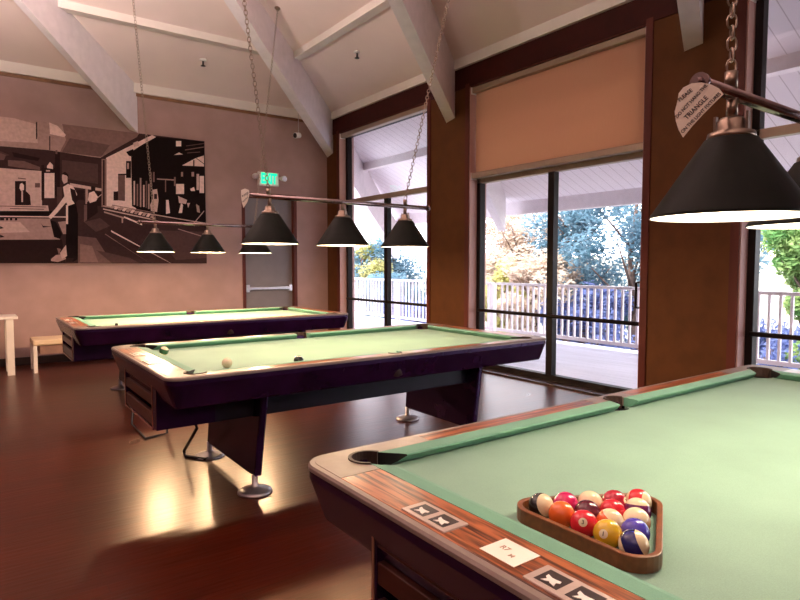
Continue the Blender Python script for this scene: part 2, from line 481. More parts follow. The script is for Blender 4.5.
# ledgers and purlins
mb = MB(); mb.box((XW-.06, YF, 4.02), (XW, YW, 4.15), 'ledger')
struct(mb, 'trim_1', 'cream ledger along the top of the window wall', 'trim')
mb = MB(); mb.box((XL, YW-.06, 4.00), (XW-.06, YW, 4.15), 'ledger'); mb.box((XL, YW-.02, 3.955), (XW, YW, 4.00), 'strip')
struct(mb, 'trim_2', 'cream ledger over a thin brown strip along the mural wall', 'trim')
a = 1.30
zp = ZW+K*a
mb = MB()
mb.prism([(XW-a, zp-.10), (XW-a+.13, zp-.10), (XW-a+.13, zp-.05), (XW-a, zp+.02)], AY-5, YW-a, 'ledger', axis='y')
struct(mb, 'trim_3', 'cream purlin on the ceiling slope over the windows', 'purlin')
mb = MB()
mb.prism([(YW-a, zp-.10), (YW-a+.13, zp-.10), (YW-a+.13, zp-.05), (YW-a, zp+.02)], AX-5, XW-a, 'ledger', axis='x')
struct(mb, 'trim_4', 'cream purlin on the ceiling slope over the mural', 'purlin')


def beam(p, az, slope, lin, lout, w, label, depth=.80):
    """rafter through wall point p (its lower edge), running inward along azimuth az"""
    a = math.radians(az); d = V((-math.sin(a), -math.cos(a), 0)); n = V((d.y, -d.x, 0))*w
    mb = MB(); p = V(p)
    A = p+d*lin+V((0, 0, slope*lin)); B = p-d*lout-V((0, 0, slope*lout))
    up = V((0, 0, depth))
    vs = [A, A+n, B+n, B, A+up, A+n+up, B+n+up, B+up]
    mb.add(vs, [(0, 3, 2, 1), (4, 5, 6, 7), (0, 1, 5, 4), (1, 2, 6, 5), (2, 3, 7, 6), (3, 0, 4, 7)], 'beam')
    o = mb.build('ceiling_beam'); tag(o, label, 'beam', kind='structure')
    return o


beam((XW, 2.843, 3.40), 67, .35, 8.5, 3.6, .16, 'white ceiling beam ending on the brown pier beside the blind')
beam((XW, 6.226, 3.40), 56, .33, 9.5, 4.0, .15, 'white ceiling beam ending between the two patio doors')
beam((XW, 9.572, 3.43), 50, .37, 11, 5.0, .16, 'white hip beam ending in the far room corner')
beam((2.18, YW, 3.41), 42, .40, 9, .0, .09, 'white ceiling beam ending at the top of the mural')

# baseboards
mb = MB(); mb.box((XL, YW-.02, 0), (DX0-.08, YW, .11), 'threshold'); mb.box((DX1+.08, YW-.02, 0), (XW, YW, .11), 'threshold')
struct(mb, 'baseboard_back', 'dark baseboard under the mural wall', 'baseboard')
mb = MB()
for i in range(0, len(ys), 2):
    mb.box((XW-.015, max(ys[i], YF), 0), (XW, min(ys[i+1], YW), .10), 'casing')
struct(mb, 'baseboard_right', 'red brown baseboard of the window wall piers', 'baseboard')

# ------------------------------------------------------------------ glazed doors
ZTR = 2.52       # transom


def glazed(n, y0, y1, label, handle):
    t = thing('door_%d' % n, label, 'glass door', (XW+.16, (y0+y1)/2, 0), kind='structure')
    ox, oy = XW+.16, (y0+y1)/2
    h = (y1-y0)/2
    m = MB()     # casing boards on the reveal and round the opening
    for s in (-1, 1):
        m.box((-.175, min(s*h, s*(h+.075)), 0), (-.155, max(s*h, s*(h+.075)), ZT+.04), 'casing')
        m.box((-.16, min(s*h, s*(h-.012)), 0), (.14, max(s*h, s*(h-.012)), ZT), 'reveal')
    m.box((-.16, -h, ZT-.015), (.14, h, ZT), 'casing')
    m.build('casing', t)
    m = MB()
    for s in (-1, 1): m.box((-.03, min(s*(h-.012), s*(h-.075)), .02), (.06, max(s*(h-.012), s*(h-.075)), ZT-.015), 'dark_frame')
    m.box((-.03, -h+.012, ZTR-.03), (.06, h-.012, ZTR+.05), 'cassette')
    m.box((-.03, -h+.012, ZT-.07), (.06, h-.012, ZT-.015), 'dark_frame')
    m.box((-.028, -.045, .02), (.055, .045, ZTR-.02), 'dark_frame')
    m.box((-.03, -h+.012, .0), (.06, h-.012, .09), 'dark_frame')
    m.build('door_frame', t)
    m = MB(); m.box((-.20, -h+.01, -.01), (.26, h-.01, .022), 'threshold'); m.build('threshold', t)
    m = MB(); m.tube((-.05, -h+.06, .795), (-.05, h-.06, .795), .022, 'dark_frame', 8); m.build('push_bar', t)
    for a, b, z0, z1 in ((-h+.07, -.04, .08, ZTR-.02), (.04, h-.07, .08, ZTR-.02), (-h+.07, h-.07, ZTR+.04, ZT-.06)):
        m = MB(); m.box((.010, a, z0), (.018, b, z1), 'glass'); m.build('pane', t)
    if handle:
        m = MB(); m.path([(-.03, -h+.10, .96), (-.085, -h+.10, .96), (-.085, -h+.10, 1.22), (-.03, -h+.10, 1.22)], .013, 'dark_frame'); m.build('handle', t)
    return t


glazed(1, *WIN[0], 'dark framed glass patio door nearest the far corner', True)
glazed(2, *WIN[1], 'dark framed glass patio door under the half lowered blind', True)
glazed(3, *WIN[2], 'dark framed glass patio door at the right edge behind the near lamp', False)
glazed(4, *WIN[3], 'dark framed glass patio door to the right of the view', False)

# roller blinds
def blind(y0, y1, ztop, drop, label):
    t = thing('roller_blind', label, 'blind', (XW+.06, (y0+y1)/2, ztop-.09))
    h = (y1-y0)/2
    m = MB(); m.rbox((-.045, -h+.02, 0), (.05, h-.02, .075), .012, 'cassette'); m.build('cassette', t)
    if drop:
        m = MB()
        n = 24; vs = []
        for j in range(n+1):
            z = .01-drop*j/n
            for i in (0, 1):
                vs.append((.02+.004*math.sin(j*.9), -h+.035 if i == 0 else h-.035, z))
        off = len(vs); vs += [(x+.003, y, z) for x, y, z in vs]
        fs = [(2*j, 2*j+1, 2*j+3, 2*j+2) for j in range(n)] + [(off+2*j, off+2*j+2, off+2*j+3, off+2*j+1) for j in range(n)]
        m.add(vs, fs, 'blind', True); m.build('blind_cloth', t)
        m = MB(); m.rbox((.008, -h+.035, .01-drop-.03), (.036, h-.035, .012-drop), .006, 'blind'); m.build('hem_bar', t)
    for s in (-1, 1):
        m = MB(); m.box((-.05, s*(h-.014)-.006, -.012), (.055, s*(h-.014)+.006, .08), 'white_plastic'); m.build('bracket', t)
    return t


blind(*WIN[0], ZT, 0, 'rolled up tan blind cassette over the far patio door')
blind(*WIN[1], ZT, 1.09, 'half lowered tan roller blind over the middle patio door')
blind(*WIN[1], ZTR+.115, 0, 'rolled up tan blind cassette under the lowered blind at mid height')
blind(*WIN[2], ZT, 0, 'rolled up tan blind cassette over the patio door at the right edge')

# ------------------------------------------------------------------ exit door on the mural wall
t = thing('door_5', 'grey exit door with push bar beneath the exit sign', 'door', ((DX0+DX1)/2, YW, 0), kind='structure')
h = (DX1-DX0)/2
m = MB()
for s in (-1, 1):
    m.box((min(s*h, s*(h-.055)), -.012, 0), (max(s*h, s*(h-.055)), .16, DZ), 'casing')
m.box((-h, -.012, DZ-.06), (h, .16, DZ), 'casing'); m.build('door_frame', t)
m = MB(); m.box((-h+.055, .09, .01), (h-.055, .14, DZ-.06), 'door_grey'); m.build('door_leaf', t)
m = MB(); m.rbox((-h+.09, .035, .965), (h-.10, .075, 1.02), .008, 'steel'); m.box((-h+.075, .03, .93), (-h+.14, .10, 1.055), 'steel'); m.box((h-.14, .03, .94), (h-.08, .10, 1.045), 'steel'); m.build('push_bar', t)
m = MB(); m.box((-h, -.0, 0), (h, .2, .012), 'threshold'); m.build('threshold', t)

# exit sign with emergency lamp heads
t = thing('exit_sign', 'lit green and white exit sign with two emergency lamps over the grey door', 'exit sign', (4.275, YW, 2.765))
m = MB(); m.rbox((-.19, -.06, 0), (.19, 0, .235), .01, 'white_plastic'); m.build('housing', t)
m = MB(); m.box((-.165, -.064, .025), (.165, -.0595, .21), 'exit_face'); m.build('face', t)
text_obj('EXIT', .235, 'lettering', t, 'exit_green', (0, -.066, .1175), (1, 0, 0), (0, 0, 1), .003, fit=.29)
for s in (-1, 1):
    m = MB(); m.tube((s*.18, -.03, .15), (s*.25, -.05, .15), .02, 'white_plastic', 8)
    m.tube((s*.255, -.02, .15), (s*.265, -.12, .14), .038, 'white_plastic', 14, r2=.05); m.tube((s*.265, -.12, .14), (s*.2655, -.124, .14), .045, 'chrome', 14)
    m.build('emergency_lamp', t)

# ------------------------------------------------------------------ mural
TONES = [(.010, .005, .005), (.022, .010, .010), (.045, .022, .022), (.085, .045, .042), (.15, .085, .078), (.24, .14, .125), (.40, .26, .235), (.58, .40, .36), (.78, .57, .52), (.90, .72, .67)]
for i, c in enumerate(TONES): M['tone%d' % i] = plain('print_tone_%d' % i, c, .75, var=.12, scale=24, spec=.08, detail=8)
MX0, MX1, MZ0, MZ1 = -.75, 3.18, 1.425, 3.40
t = thing('mural', 'large sepia photograph mural of an old billiard hall', 'picture', ((MX0+MX1)/2, YW, MZ0))
org = V(t.location)
m = MB(); m.box((MX0-org.x, -.03, 0), (MX1-org.x, -.001, MZ1-MZ0), 'mortar'); m.build('backing_panel', t)
m = MB()
layer = [0]


def poly(tone, *pts):
    layer[0] += 1
    y = -.0302-.00008*layer[0]
    vs = []
    for px, py in pts:
        p = on_y(px, py, YW-.035)
        vs.append((min(max(p.x, MX0), MX1)-org.x, y, min(max(p.z, MZ0), MZ1)-MZ0))
    m.add(vs, [tuple(range(len(vs)))], 'tone%d' % tone)


def rect(tone, a, b, c, d): poly(tone, (a, b), (c, b), (c, d), (a, d))
def line(tone, a, b, c, d, w): poly(tone, (a, b-w/2), (c, d-w/2), (c, d+w/2), (a, b+w/2))


poly(2, (-90, 90), (210, 130), (210, 270), (-90, 275))
poly(6, (-90, 90), (137, 125), (137, 136), (100, 158), (48, 150), (0, 146), (-90, 132))
poly(5, (62, 118), (139, 128), (137, 137), (101, 157), (60, 152), (66, 140))
poly(7, (-90, 90), (14, 118), (36, 124), (38, 143), (0, 141), (-90, 128))
poly(4, (70, 138), (110, 145), (101, 157), (62, 152))
poly(8, (49, 118), (58, 126), (66, 135), (64, 137), (50, 134)); line(2, 36, 124, 38, 139, 1.2); rect(1, 36, 122, 37.2, 139); rect(1, 49.3, 136, 50.3, 150)
poly(2, (-90, 132), (0, 146), (48, 152), (103, 158), (103, 192), (58, 184), (0, 168), (-90, 155))
poly(4, (8, 160), (24, 161), (40, 167), (40, 170), (22, 168), (8, 166)); poly(3, (-40, 148), (0, 151), (10, 155), (0, 158), (-40, 153)); poly(3, (62, 160), (98, 164), (98, 184), (62, 178))
poly(4, (0, 153), (6, 155), (4, 160), (0, 160)); poly(1, (12, 152), (40, 158), (38, 161), (14, 157))
poly(7, (-90, 157), (0, 168), (42, 171), (42, 207), (0, 206), (-90, 202))
rect(1, 15, 181, 26, 206); poly(1, (16, 195), (20, 190), (25, 190), (30, 195), (31, 205), (16, 206)); poly(8, (20, 184), (22, 183), (24, 185), (24, 190), (21, 191), (19.5, 188)); rect(7, 21.4, 191, 23, 202)
rect(4, 35, 183, 40, 187.5); line(4, 18, 178, 26, 179, 1)
rect(1, 41.5, 165, 44.2, 200); rect(8, 44.4, 173, 54.5, 198); rect(1, 44, 168, 55, 173); poly(8, (47, 166), (50, 162), (53, 165), (53, 169), (47, 168)); rect(7, 46, 170, 50, 171.5)
rect(1, 55, 152, 60, 196); rect(4, 55.5, 150, 57.5, 154)
poly(7, (70, 183), (104, 189), (104, 191.5), (70, 186.5)); rect(1, 72, 190, 84, 200); rect(6, 85.5, 189, 88, 204); rect(1, 90, 192, 101, 206); rect(3, 57, 187, 62, 205)
poly(7, (-90, 204), (48, 205.5), (49, 211.5), (-90, 211)); line(4, 0, 206, 46, 207, .8); line(3, 10, 208.5, 44, 209.3, .7)
poly(0, (-90, 211), (52, 211), (52, 217.5), (-90, 218)); line(8, -80, 215.5, 66, 217, 1.1)
poly(6, (-90, 218), (50, 218.5), (60, 239.5), (-90, 240)); poly(7, (-90, 219), (20, 222), (30, 232), (-90, 236))
for x in (2, 6, 10, 15, 0, 2): rect(0, x, 218.2, x+2.2, 220.4)
poly(0, (0, 226), (4, 228), (0, 229)); poly(0, (0, 234.5), (5, 237), (0, 237.6)); poly(1, (41, 223), (43, 226), (52, 226.5), (43, 227.5))
poly(1, (-90, 240), (62, 239.5), (66, 275), (-90, 275)); poly(0, (50, 220), (56, 222), (62, 234), (60, 239), (54, 237))
poly(6, (58, 222), (66, 221), (66, 234), (63, 234))
poly(0, (66, 205), (76, 203), (78, 215), (78, 259), (73, 262), (66, 258)); poly(8, (63, 187), (68, 184), (73, 186), (77, 194), (76, 203), (68, 206), (65, 200))
poly(1, (70, 188), (75, 190), (78, 200), (75, 204), (72, 200)); poly(8, (66, 194), (69, 199), (57, 213), (51, 219), (48, 217), (56, 208))
poly(7, (62, 175), (65, 173), (67.5, 176), (67.5, 182), (64, 184), (62, 180)); poly(1, (61.5, 174), (65, 171.5), (68.5, 175), (68.5, 178), (66.5, 175.5)); rect(8, 66, 205, 68, 224)
poly(6, (51, 259), (56, 255), (64, 254), (66, 259), (58, 262), (51, 261)); poly(7, (60, 253), (66, 245), (67, 256), (62, 259)); poly(5, (57, 248), (61, 249), (59, 255)); poly(1, (66, 258), (74, 258), (72, 262), (66, 262))
poly(1, (87, 202), (97, 201), (98, 214), (95, 226), (86, 225)); poly(8, (89, 193), (94, 191), (98, 197), (96, 201), (90, 203), (88, 200)); poly(1, (91, 186), (95.5, 187), (95, 191.5), (91, 191)); line(7, 96, 199, 102, 194, .9); rect(4, 84, 205, 87, 222)
poly(8, (106, 158), (152, 135), (158, 138), (137, 150), (136, 210), (106, 206)); rect(5, 101.5, 159, 106.5, 207); rect(1, 103, 160, 104.6, 206)
rect(0, 126, 161, 131, 178); rect(6, 127, 163, 129, 169); poly(4, (118, 174), (125, 175), (125, 201), (114, 200), (114, 192), (118, 191)); rect(1, 113.5, 191.5, 118, 200.5); line(1, 118, 174.5, 126, 174.5, 1.4)
poly(0, (131, 152), (140, 146), (156, 137), (212, 138), (212, 228), (150, 216), (132, 206)); poly(0, (126, 152), (133, 149), (136, 157), (129, 156)); poly(7, (133, 143), (138, 141), (139, 146), (134, 147))
rect(9, 176, 141, 181.2, 146.3); poly(8, (174, 155), (179, 152.5), (183, 154.5)); line(5, 185, 150, 204, 147, .9); line(4, 186, 146, 204, 143.5, .7); line(4, 187, 153, 200, 152, .7)
poly(8, (182, 165.5), (196, 158), (204, 155.5), (204, 166.5)); rect(3, 193, 160, 194.5, 166); line(2, 196, 158, 204, 164, .8); rect(6, 181, 172, 183, 176.5); rect(6, 191.5, 172, 194, 176.5)
rect(8, 176, 184, 184, 194); rect(7, 196.5, 174, 199, 190); rect(8, 199.5, 176, 204, 193); line(6, 157, 179, 174, 180, 1.2); rect(5, 165, 180, 166, 192); rect(5, 174, 177, 175.6, 186)
for x, y0, y1, tn in ((133.5, 181, 205, 7), (136.6, 184, 206, 5), (139.8, 178, 207, 6), (143, 185, 207, 7), (145.6, 181, 208, 4), (148, 184, 209, 6), (150.4, 172, 186, 4), (153, 172, 182, 5)):
    rect(tn, x, y0, x+1.5, y1)
poly(7, (152, 190), (157, 189), (158.5, 200), (157, 212), (151, 211), (150, 205), (153, 198)); rect(1, 154, 194, 157, 199); poly(8, (166, 200), (168.5, 200), (170, 213), (166, 214)); poly(8, (181, 203), (183, 205), (182, 213), (178.5, 213), (180, 207))
poly(7, (178, 196), (187, 200), (186, 204), (179, 203)); poly(7, (187, 203), (190, 203), (188, 208)); poly(6, (196, 204), (199, 206), (200, 213), (197, 212)); poly(8, (190, 189), (194, 187), (195, 191), (191, 191))
poly(2, (104, 206), (136, 210), (212, 228), (212, 275), (78, 275), (78, 226), (96, 214)); poly(3, (150, 230), (212, 232), (212, 258), (176, 260))
for a, b, c, d, w, tn in ((103, 206, 150, 214, 1.4, 6), (150, 214, 206, 223.5, 1.0, 7), (103, 209, 150, 219, 1.2, 7), (150, 219, 165, 223, 1.0, 6), (104, 212, 124, 218, 1.5, 6), (124, 217, 142, 224.5, 1.6, 8), (112, 205, 155, 213, .8, 5)):
    line(tn, a, b, c, d, w)
for k in range(11): poly(8 if k % 2 else 6, (112+k*4, 205.3+k*.9), (115+k*4, 205.8+k*.9), (112.5+k*4, 208.6+k*.95), (109.8+k*4, 208+k*.95))
line(7, 194, 223, 204, 211, 1.2); rect(6, 193.6, 222, 195, 226); rect(6, 121.5, 217, 123, 223)
line(8, 111, 231, 171, 264, 1.6); line(5, 105, 234, 150, 264, .9); line(6, 178, 229, 201, 236, .9)
poly(4, (78, 236), (96, 238), (112, 264), (78, 264)); poly(5, (80, 244), (92, 246), (98, 262), (80, 262)); poly(3, (96, 250), (130, 258), (140, 264), (112, 264)); poly(3, (84, 222), (100, 218), (110, 226), (96, 232))
m.build('print', t)

# ------------------------------------------------------------------ pool tables
HL, HW, TR, RC = 1.465, .765, .020, .085
ZR, ZC = .823, .785
NX, NY = 1.255, .615           # cushion noses
BX, BY = 1.315, .675           # cushion backs


def rrect(hx, hy, r, n=14):
    pts = []
    for cx, cy, a0 in ((hx-r, hy-r, 0), (-hx+r, hy-r, 90), (-hx+r, -hy+r, 180), (hx-r, -hy+r, 270)):
        for k in range(n+1):
            a = math.radians(a0+90*k/n); pts.append((cx+r*math.cos(a), cy+r*math.sin(a)))
    return pts


def ring_sweep(mb, prof, mat, closed=True):
    loops = [[(x, y, z) for x, y in rrect(HL-d, HW-d, max(RC-d, .012))] for d, z in prof]
    n = len(loops[0]); vs = [p for l in loops for p in l]; L = len(loops); fs = []
    for i in range(L if closed else L-1):
        j = (i+1) % L
        fs += [(i*n+k, i*n+(k+1) % n, j*n+(k+1) % n, j*n+k) for k in range(n)]
    mb.add(vs, fs, mat, False)


def arc(cx, cy, r, a0, a1, n=12):
    return [(cx+r*math.cos(math.radians(a0+(a1-a0)*k/n)), cy+r*math.sin(math.radians(a0+(a1-a0)*k/n))) for k in range(n+1)]


def make_table(label):
    t = thing('pool_table', label, 'pool table', group='pool tables')
    m = MB(); ring_sweep(m, [(.0, .805), (.0, .815), (.005, .8215), (TR, .8225), (TR, .800)], 'casting'); m.build('rail_trim', t)
    # bed with pocket notches
    pr = .066
    out = []
    def notch_corner(sx, sy, a0, a1):
        return arc(sx*1.29, sy*.65, pr, a0, a1)
    out += notch_corner(1, 1, 290, 160) + arc(0, .685, .058, 350, 190) + notch_corner(-1, 1, 20, -110) + notch_corner(-1, -1, 110, -20) + arc(0, -.685, .058, 170, 10) + notch_corner(1, -1, 200, 70)
    m = MB(); m.prism(out, ZC-.02, ZC, 'cloth'); m.build('bed', t)
    m = MB(); m.prism([(x*.94, y*.90) for x, y in out], ZC-.10, ZC-.021, 'black'); m.build('slate', t)
    # wooden rails
    for s in (-1, 1):
        m = MB(); m.box((min(s*BX, s*(HL-TR)), -.55, .78), (max(s*BX, s*(HL-TR)), .55, ZR), 'wood_y'); m.build('rail', t, bevel=.002)
        for q in (-1, 1):
            m = MB(); m.box((min(q*.13, q*1.03), min(s*BY, s*(HW-TR)), .78), (max(q*.13, q*1.03), max(s*BY, s*(HW-TR)), ZR), 'wood_x'); m.build('rail', t, bevel=.002)
    # castings
    for sx in (-1, 1):
        for sy in (-1, 1):
            pl = [(HL-TR, .55)] + arc(HL-RC, HW-RC, RC-TR, 0, 90) + [(1.03, HW-TR), (1.03, BY), (1.245, BY)] + arc(1.29, .65, .062, 150, -60, 18) + [(BX, .59), (BX, .55)]
            pl = [(x*sx, y*sy) for x, y in pl]
            m = MB(); m.prism(pl, .785, ZR+.0005, 'casting'); m.build('corner_casting', t, bevel=.0015)
    for sy in (-1, 1):
        pl = [(.13, BY), (.13, HW-TR), (-.13, HW-TR), (-.13, BY), (-.053, BY)] + arc(0, .68, .053, 180, 0, 16) + [(.053, BY)]
        m = MB(); m.prism([(x, y*sy) for x, y in pl], .785, ZR+.0005, 'casting'); m.build('side_casting', t, bevel=.0015)
    # cushions: section (u outward from nose, z), ends mitred into the pockets
    sec = [(0, .8155), (.002, .8195), (.014, .8215), (.0605, .8235), (.0605, .786), (.034, .786), (.020, .796), (.004, .8125)]
    def cushion(fixed, a0, a1, sh0, sh1, axis, s):
        """runs a0..a1 at the nose; the back end moves by sh (per full depth)"""
        n = len(sec); vs = []
        for a, sh in ((a0, sh0), (a1, sh1)):
            for u, z in sec:
                al = a+sh*u/.06
                vs.append((al, s*(fixed+u), z) if axis == 'x' else (s*(fixed+u), al, z))
        fs = [(i, (i+1) % n, n+(i+1) % n, n+i) for i in range(n)]
        mm = MB(); mm.add(vs, fs, 'cushion')
        # black faces close the corner pocket ends, cushion green the side pocket ends
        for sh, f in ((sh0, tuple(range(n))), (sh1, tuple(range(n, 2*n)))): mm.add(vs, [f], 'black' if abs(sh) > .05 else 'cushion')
        mm.build('cushion', t)
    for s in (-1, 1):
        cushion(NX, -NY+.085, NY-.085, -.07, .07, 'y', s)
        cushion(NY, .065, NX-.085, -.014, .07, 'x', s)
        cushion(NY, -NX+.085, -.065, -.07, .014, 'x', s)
    # pockets
    for cx, cy, r in [(sx*1.29, sy*.65, .0655) for sx in (-1, 1) for sy in (-1, 1)] + [(0, sy*.685, .0575) for sy in (-1, 1)]:
        m = MB()
        # rubber lip rises only on the outer side, the cup hangs below the bed
        m.lathe([(r-.006, ZC-.012), (r-.010, ZC-.10), (.02, ZC-.12), (0, ZC-.12)], (cx, cy, 0), 'black', 24)
        m.lathe([(r-.001, ZC-.012), (r-.003, ZC-.11), (.02, ZC-.128), (0, ZC-.128)], (cx, cy, 0), 'leather', 24)
        m.lathe([(r-.001, ZC-.012), (r-.006, ZC-.012)], (cx, cy, 0), 'black', 24)
        cor = abs(cx) > .1
        ang = math.degrees(math.atan2(math.copysign(1, cy), math.copysign(1, cx) if cor else 0))
        sp = 108 if cor else 84
        rr = (.062 if cor else .053)
        oc = (cx, cy) if cor else (0, math.copysign(.68, cy))
        a = arc(oc[0], oc[1], rr-.0005, ang-sp, ang+sp, 18); b = arc(oc[0], oc[1], rr-.010, ang-sp, ang+sp, 18)
        k = len(a)
        vs = [(x, y, ZC-.012) for x, y in a] + [(x, y, ZR+.004) for x, y in a] + [(x, y, ZC-.012) for x, y in b] + [(x, y, ZR+.004) for x, y in b]
        fs = []
        for i in range(k-1):
            fs += [(i, i+1, k+i+1, k+i), (2*k+i, 3*k+i, 3*k+i+1, 2*k+i+1), (k+i, k+i+1, 3*k+i+1, 3*k+i)]
        fs += [(0, k, 3*k, 2*k), (k-1, 3*k-1, 4*k-1, 2*k-1)]
        m.add(vs, fs, 'leather')
        m.build('pocket', t)
    # apron
    m = MB(); ring_sweep(m, [(.003, .806), (.003, .780), (.046, .660), (.052, .650), (.085, .650), (.070, .80)], 'apron'); m.build('apron', t)
    # lower frame and ball return
    m = MB(); m.rbox((-HL+.34, -.36, .455), (.97, .36, .70), .008, 'frame_blue'); m.build('frame', t)
    b = MB()
    x0, x1 = -HL+.030, -HL+.36
    b.box((x0, .39, .47), (x1, .415, .765), 'apron'); b.box((x0, -.40, .47), (x1, -.30, .70), 'apron'); b.box((x0, -.325, .47), (x1, -.30, .765), 'apron')
    b.box((x0, -.31, .455), (x1, .415, .475), 'apron'); b.box((x0, -.31, .745), (x1, .415, .765), 'apron')
    b.box((x1-.02, -.31, .475), (x1, .41, .745), 'apron')
    br = b.build('ball_return', t)
    l = MB()
    ya, yb = -.30, .39
    for z in (.575, .668):
        l.add([(x0+.03, ya, z), (x0+.03, yb, z), (x1-.02, yb, z+.03), (x1-.02, ya, z+.03)], [(0, 1, 2, 3)], 'tray_tan')
        l.add([(x0+.03, ya, z-.006), (x0+.03, yb, z-.006), (x1-.02, yb, z+.024), (x1-.02, ya, z+.024)], [(0, 1, 2, 3)], 'tray_tan')
    l.build('tray', br)
    for z0, z1 in ((.690, .738), (.595, .652), (.476, .555)):
        l = MB(); l.rbox((x0+.002, ya, z0), (x0+.024, yb, z1), .003, 'tray_board'); l.build('tray_board', br)
    l = MB()
    for y in (-.312, .404): l.box((x0-.003, y-.004, .46), (x0, y+.004, .757), 'trim_line')
    l.box((x0-.003, -.315, .750), (x0, .408, .757), 'trim_line'); l.box((x0-.003, -.315, .460), (x0, .408, .466), 'trim_line')
    l.build('edge_strip', br)
    # pedestals
    for s in (-1, 1):
        m = MB()
        px = .925 if s > 0 else -.885
        me = MB(); me.prism([(px+.05, -.47), (px+.10, -.47), (px+.10, .47), (px+.05, .47)], .098, .66, 'apron')
        # the plate leans and narrows toward the floor
        me.v = [((x-.05, y*.955, z) if z < .2 else (x, y, z)) for x, y, z in me.v]
        p = me.build('pedestal', t, bevel=.012)
        for q in (-1, 1):
            l = MB(); l.lathe([(0, .11), (.020, .11), (.020, .045), (.030, .036), (.085, .022), (.104, .012), (.106, .0), (0, .0)], (px+.012, q*.425, 0), 'foot_metal', 32); l.build('levelling_foot', p)
    # score counters let into the head rail
    for yc in (.208, -.172):
        m = MB(); xc = -HL+TR+.046
        m.rbox((xc-.036, yc-.078, ZR-.002), (xc+.036, yc+.078, ZR+.004), .002, 'sill_card')
        c = m.build('score_counter', t)
        for q in (-1, 1):
            l = MB(); l.box((xc-.024, yc+q*.035-.026, ZR+.0035), (xc+.024, yc+q*.035+.026, ZR+.0046), 'counter_dark'); 
            yy = yc+q*.035
            l.prism([(xc-.019, yy-.016), (xc-.008, yy-.012), (xc-.004, yy-.018), (xc+.003, yy-.016), (xc+.001, yy-.005), (xc+.001, yy+.004), (xc+.006, yy+.016), (xc-.003, yy+.015), (xc-.008, yy+.008), (xc-.019, yy+.014), (xc-.016, yy+.004), (xc-.012, yy), (xc-.016, yy-.004)], ZR+.0046, ZR+.0056, 'counter_white')
            l.build('score_window', c)
    return t


TX = 2.25
TY = [.825, 3.865, 6.865]
t3 = make_table('nearest pool table with the racked balls and pale green cloth')
t2 = copy_tree(t3); t1 = copy_tree(t3)
t3.location = (2.245, TY[0], 0); t2.location = (2.265, TY[1], 0); t1.location = (2.238, TY[2], 0)
t2['label'] = 'middle pool table with green cloth and three loose balls'
t1['label'] = 'farthest pool table standing in front of the mural wall'

# ------------------------------------------------------------------ lamps
def chain_mesh(mb, p, q, link=.036, w=.011, r=.0026):
    p = V(p); q = V(q); L = (q-p).length; d = (q-p)/L
    n = int(L/(link*.78)); st = L/n
    a = d.orthogonal().normalized(); b = d.cross(a)
    for k in range(n):
        c = p+d*(st*(k+.5)); s = a if k % 2 else b
        pts = []
        h = link/2-w
        for i in range(5): an = PI*i/4; pts.append(c+d*(h+w*math.sin(an))+s*(w*math.cos(an)))
        for i in range(5): an = PI+PI*i/4; pts.append(c+d*(-h+w*math.sin(an))+s*(w*math.cos(an)))
        mb.path(pts, r, 'chain', 4, closed=True)


def ceil_z(x, y):
    return ZW+K*min(XW-x, YW-y, x-XL, y-YF)


POW = (19, 23, 110)
TINT = ((1, .82, .62), (1, .74, .45), (1, .70, .40))
UP = 700
LX = (-.575, 0, .575)
ZB, ZRIM = 1.865, 1.545


def make_lamp(label):
    t = thing('billiard_lamp', label, 'lamp', group='three shade billiard lamps')
    m = MB(); m.tube((-.735, 0, 0), (.80, 0, 0), .0165, 'bar_metal', 16); m.build('crossbar', t)
    for s in (-.735, .80):
        l = MB(); d = .03 if s > 0 else -.03
        l.tube((s, 0, 0), (s+d*.4, 0, 0), .024, 'bar_metal', 16); l.tube((s+d*.4, 0, 0), (s+d, 0, 0), .014, 'bar_metal', 12, r2=.009); l.build('end_cap', t)
    for x in LX:
        z0 = ZRIM-ZB
        m = MB()
        prof = [(.058, .205), (.064, .202), (.192, .008), (.196, .0), (.1925, -.001), (.188, .008), (.060, .198), (.054, .200)]
        m.lathe(prof, (x, 0, z0), None, 48, mats=['shade', 'shade', 'shade', 'shade', 'shade_in', 'shade_in', 'shade_in'])
        m.lathe([(.058, .205), (.054, .200)], (x, 0, z0), 'shade', 48)
        sh = m.build('shade', t)
        l = MB()
        l.lathe([(.0, .258), (.026, .258), (.034, .250), (.037, .225), (.056, .219), (.060, .200), (.030, .198), (0, .198)], (x, 0, z0), 'brass', 28)
        l.tube((x, 0, z0+.26), (x, 0, -.012), .014, 'brass', 12)
        for s in (-1, 1): l.box((x-.007, s*.041-.003, z0+.20), (x+.007, s*.041+.003, z0+.268), 'brass')
        l.build('socket', sh)
        l = MB()
        l.lathe([(0, .185), (.018, .18), (.020, .15), (.038, .105), (.042, .08), (.034, .05), (.016, .035), (0, .032)], (x, 0, z0), 'bulb', 20); l.build('bulb', sh)
    for x in (LX[0]-.01, LX[2]):
        l = MB(); l.tube((x, 0, .012), (x, 0, .055), .016, 'brass', 12); l.build('hanger_boss', t)
    return t


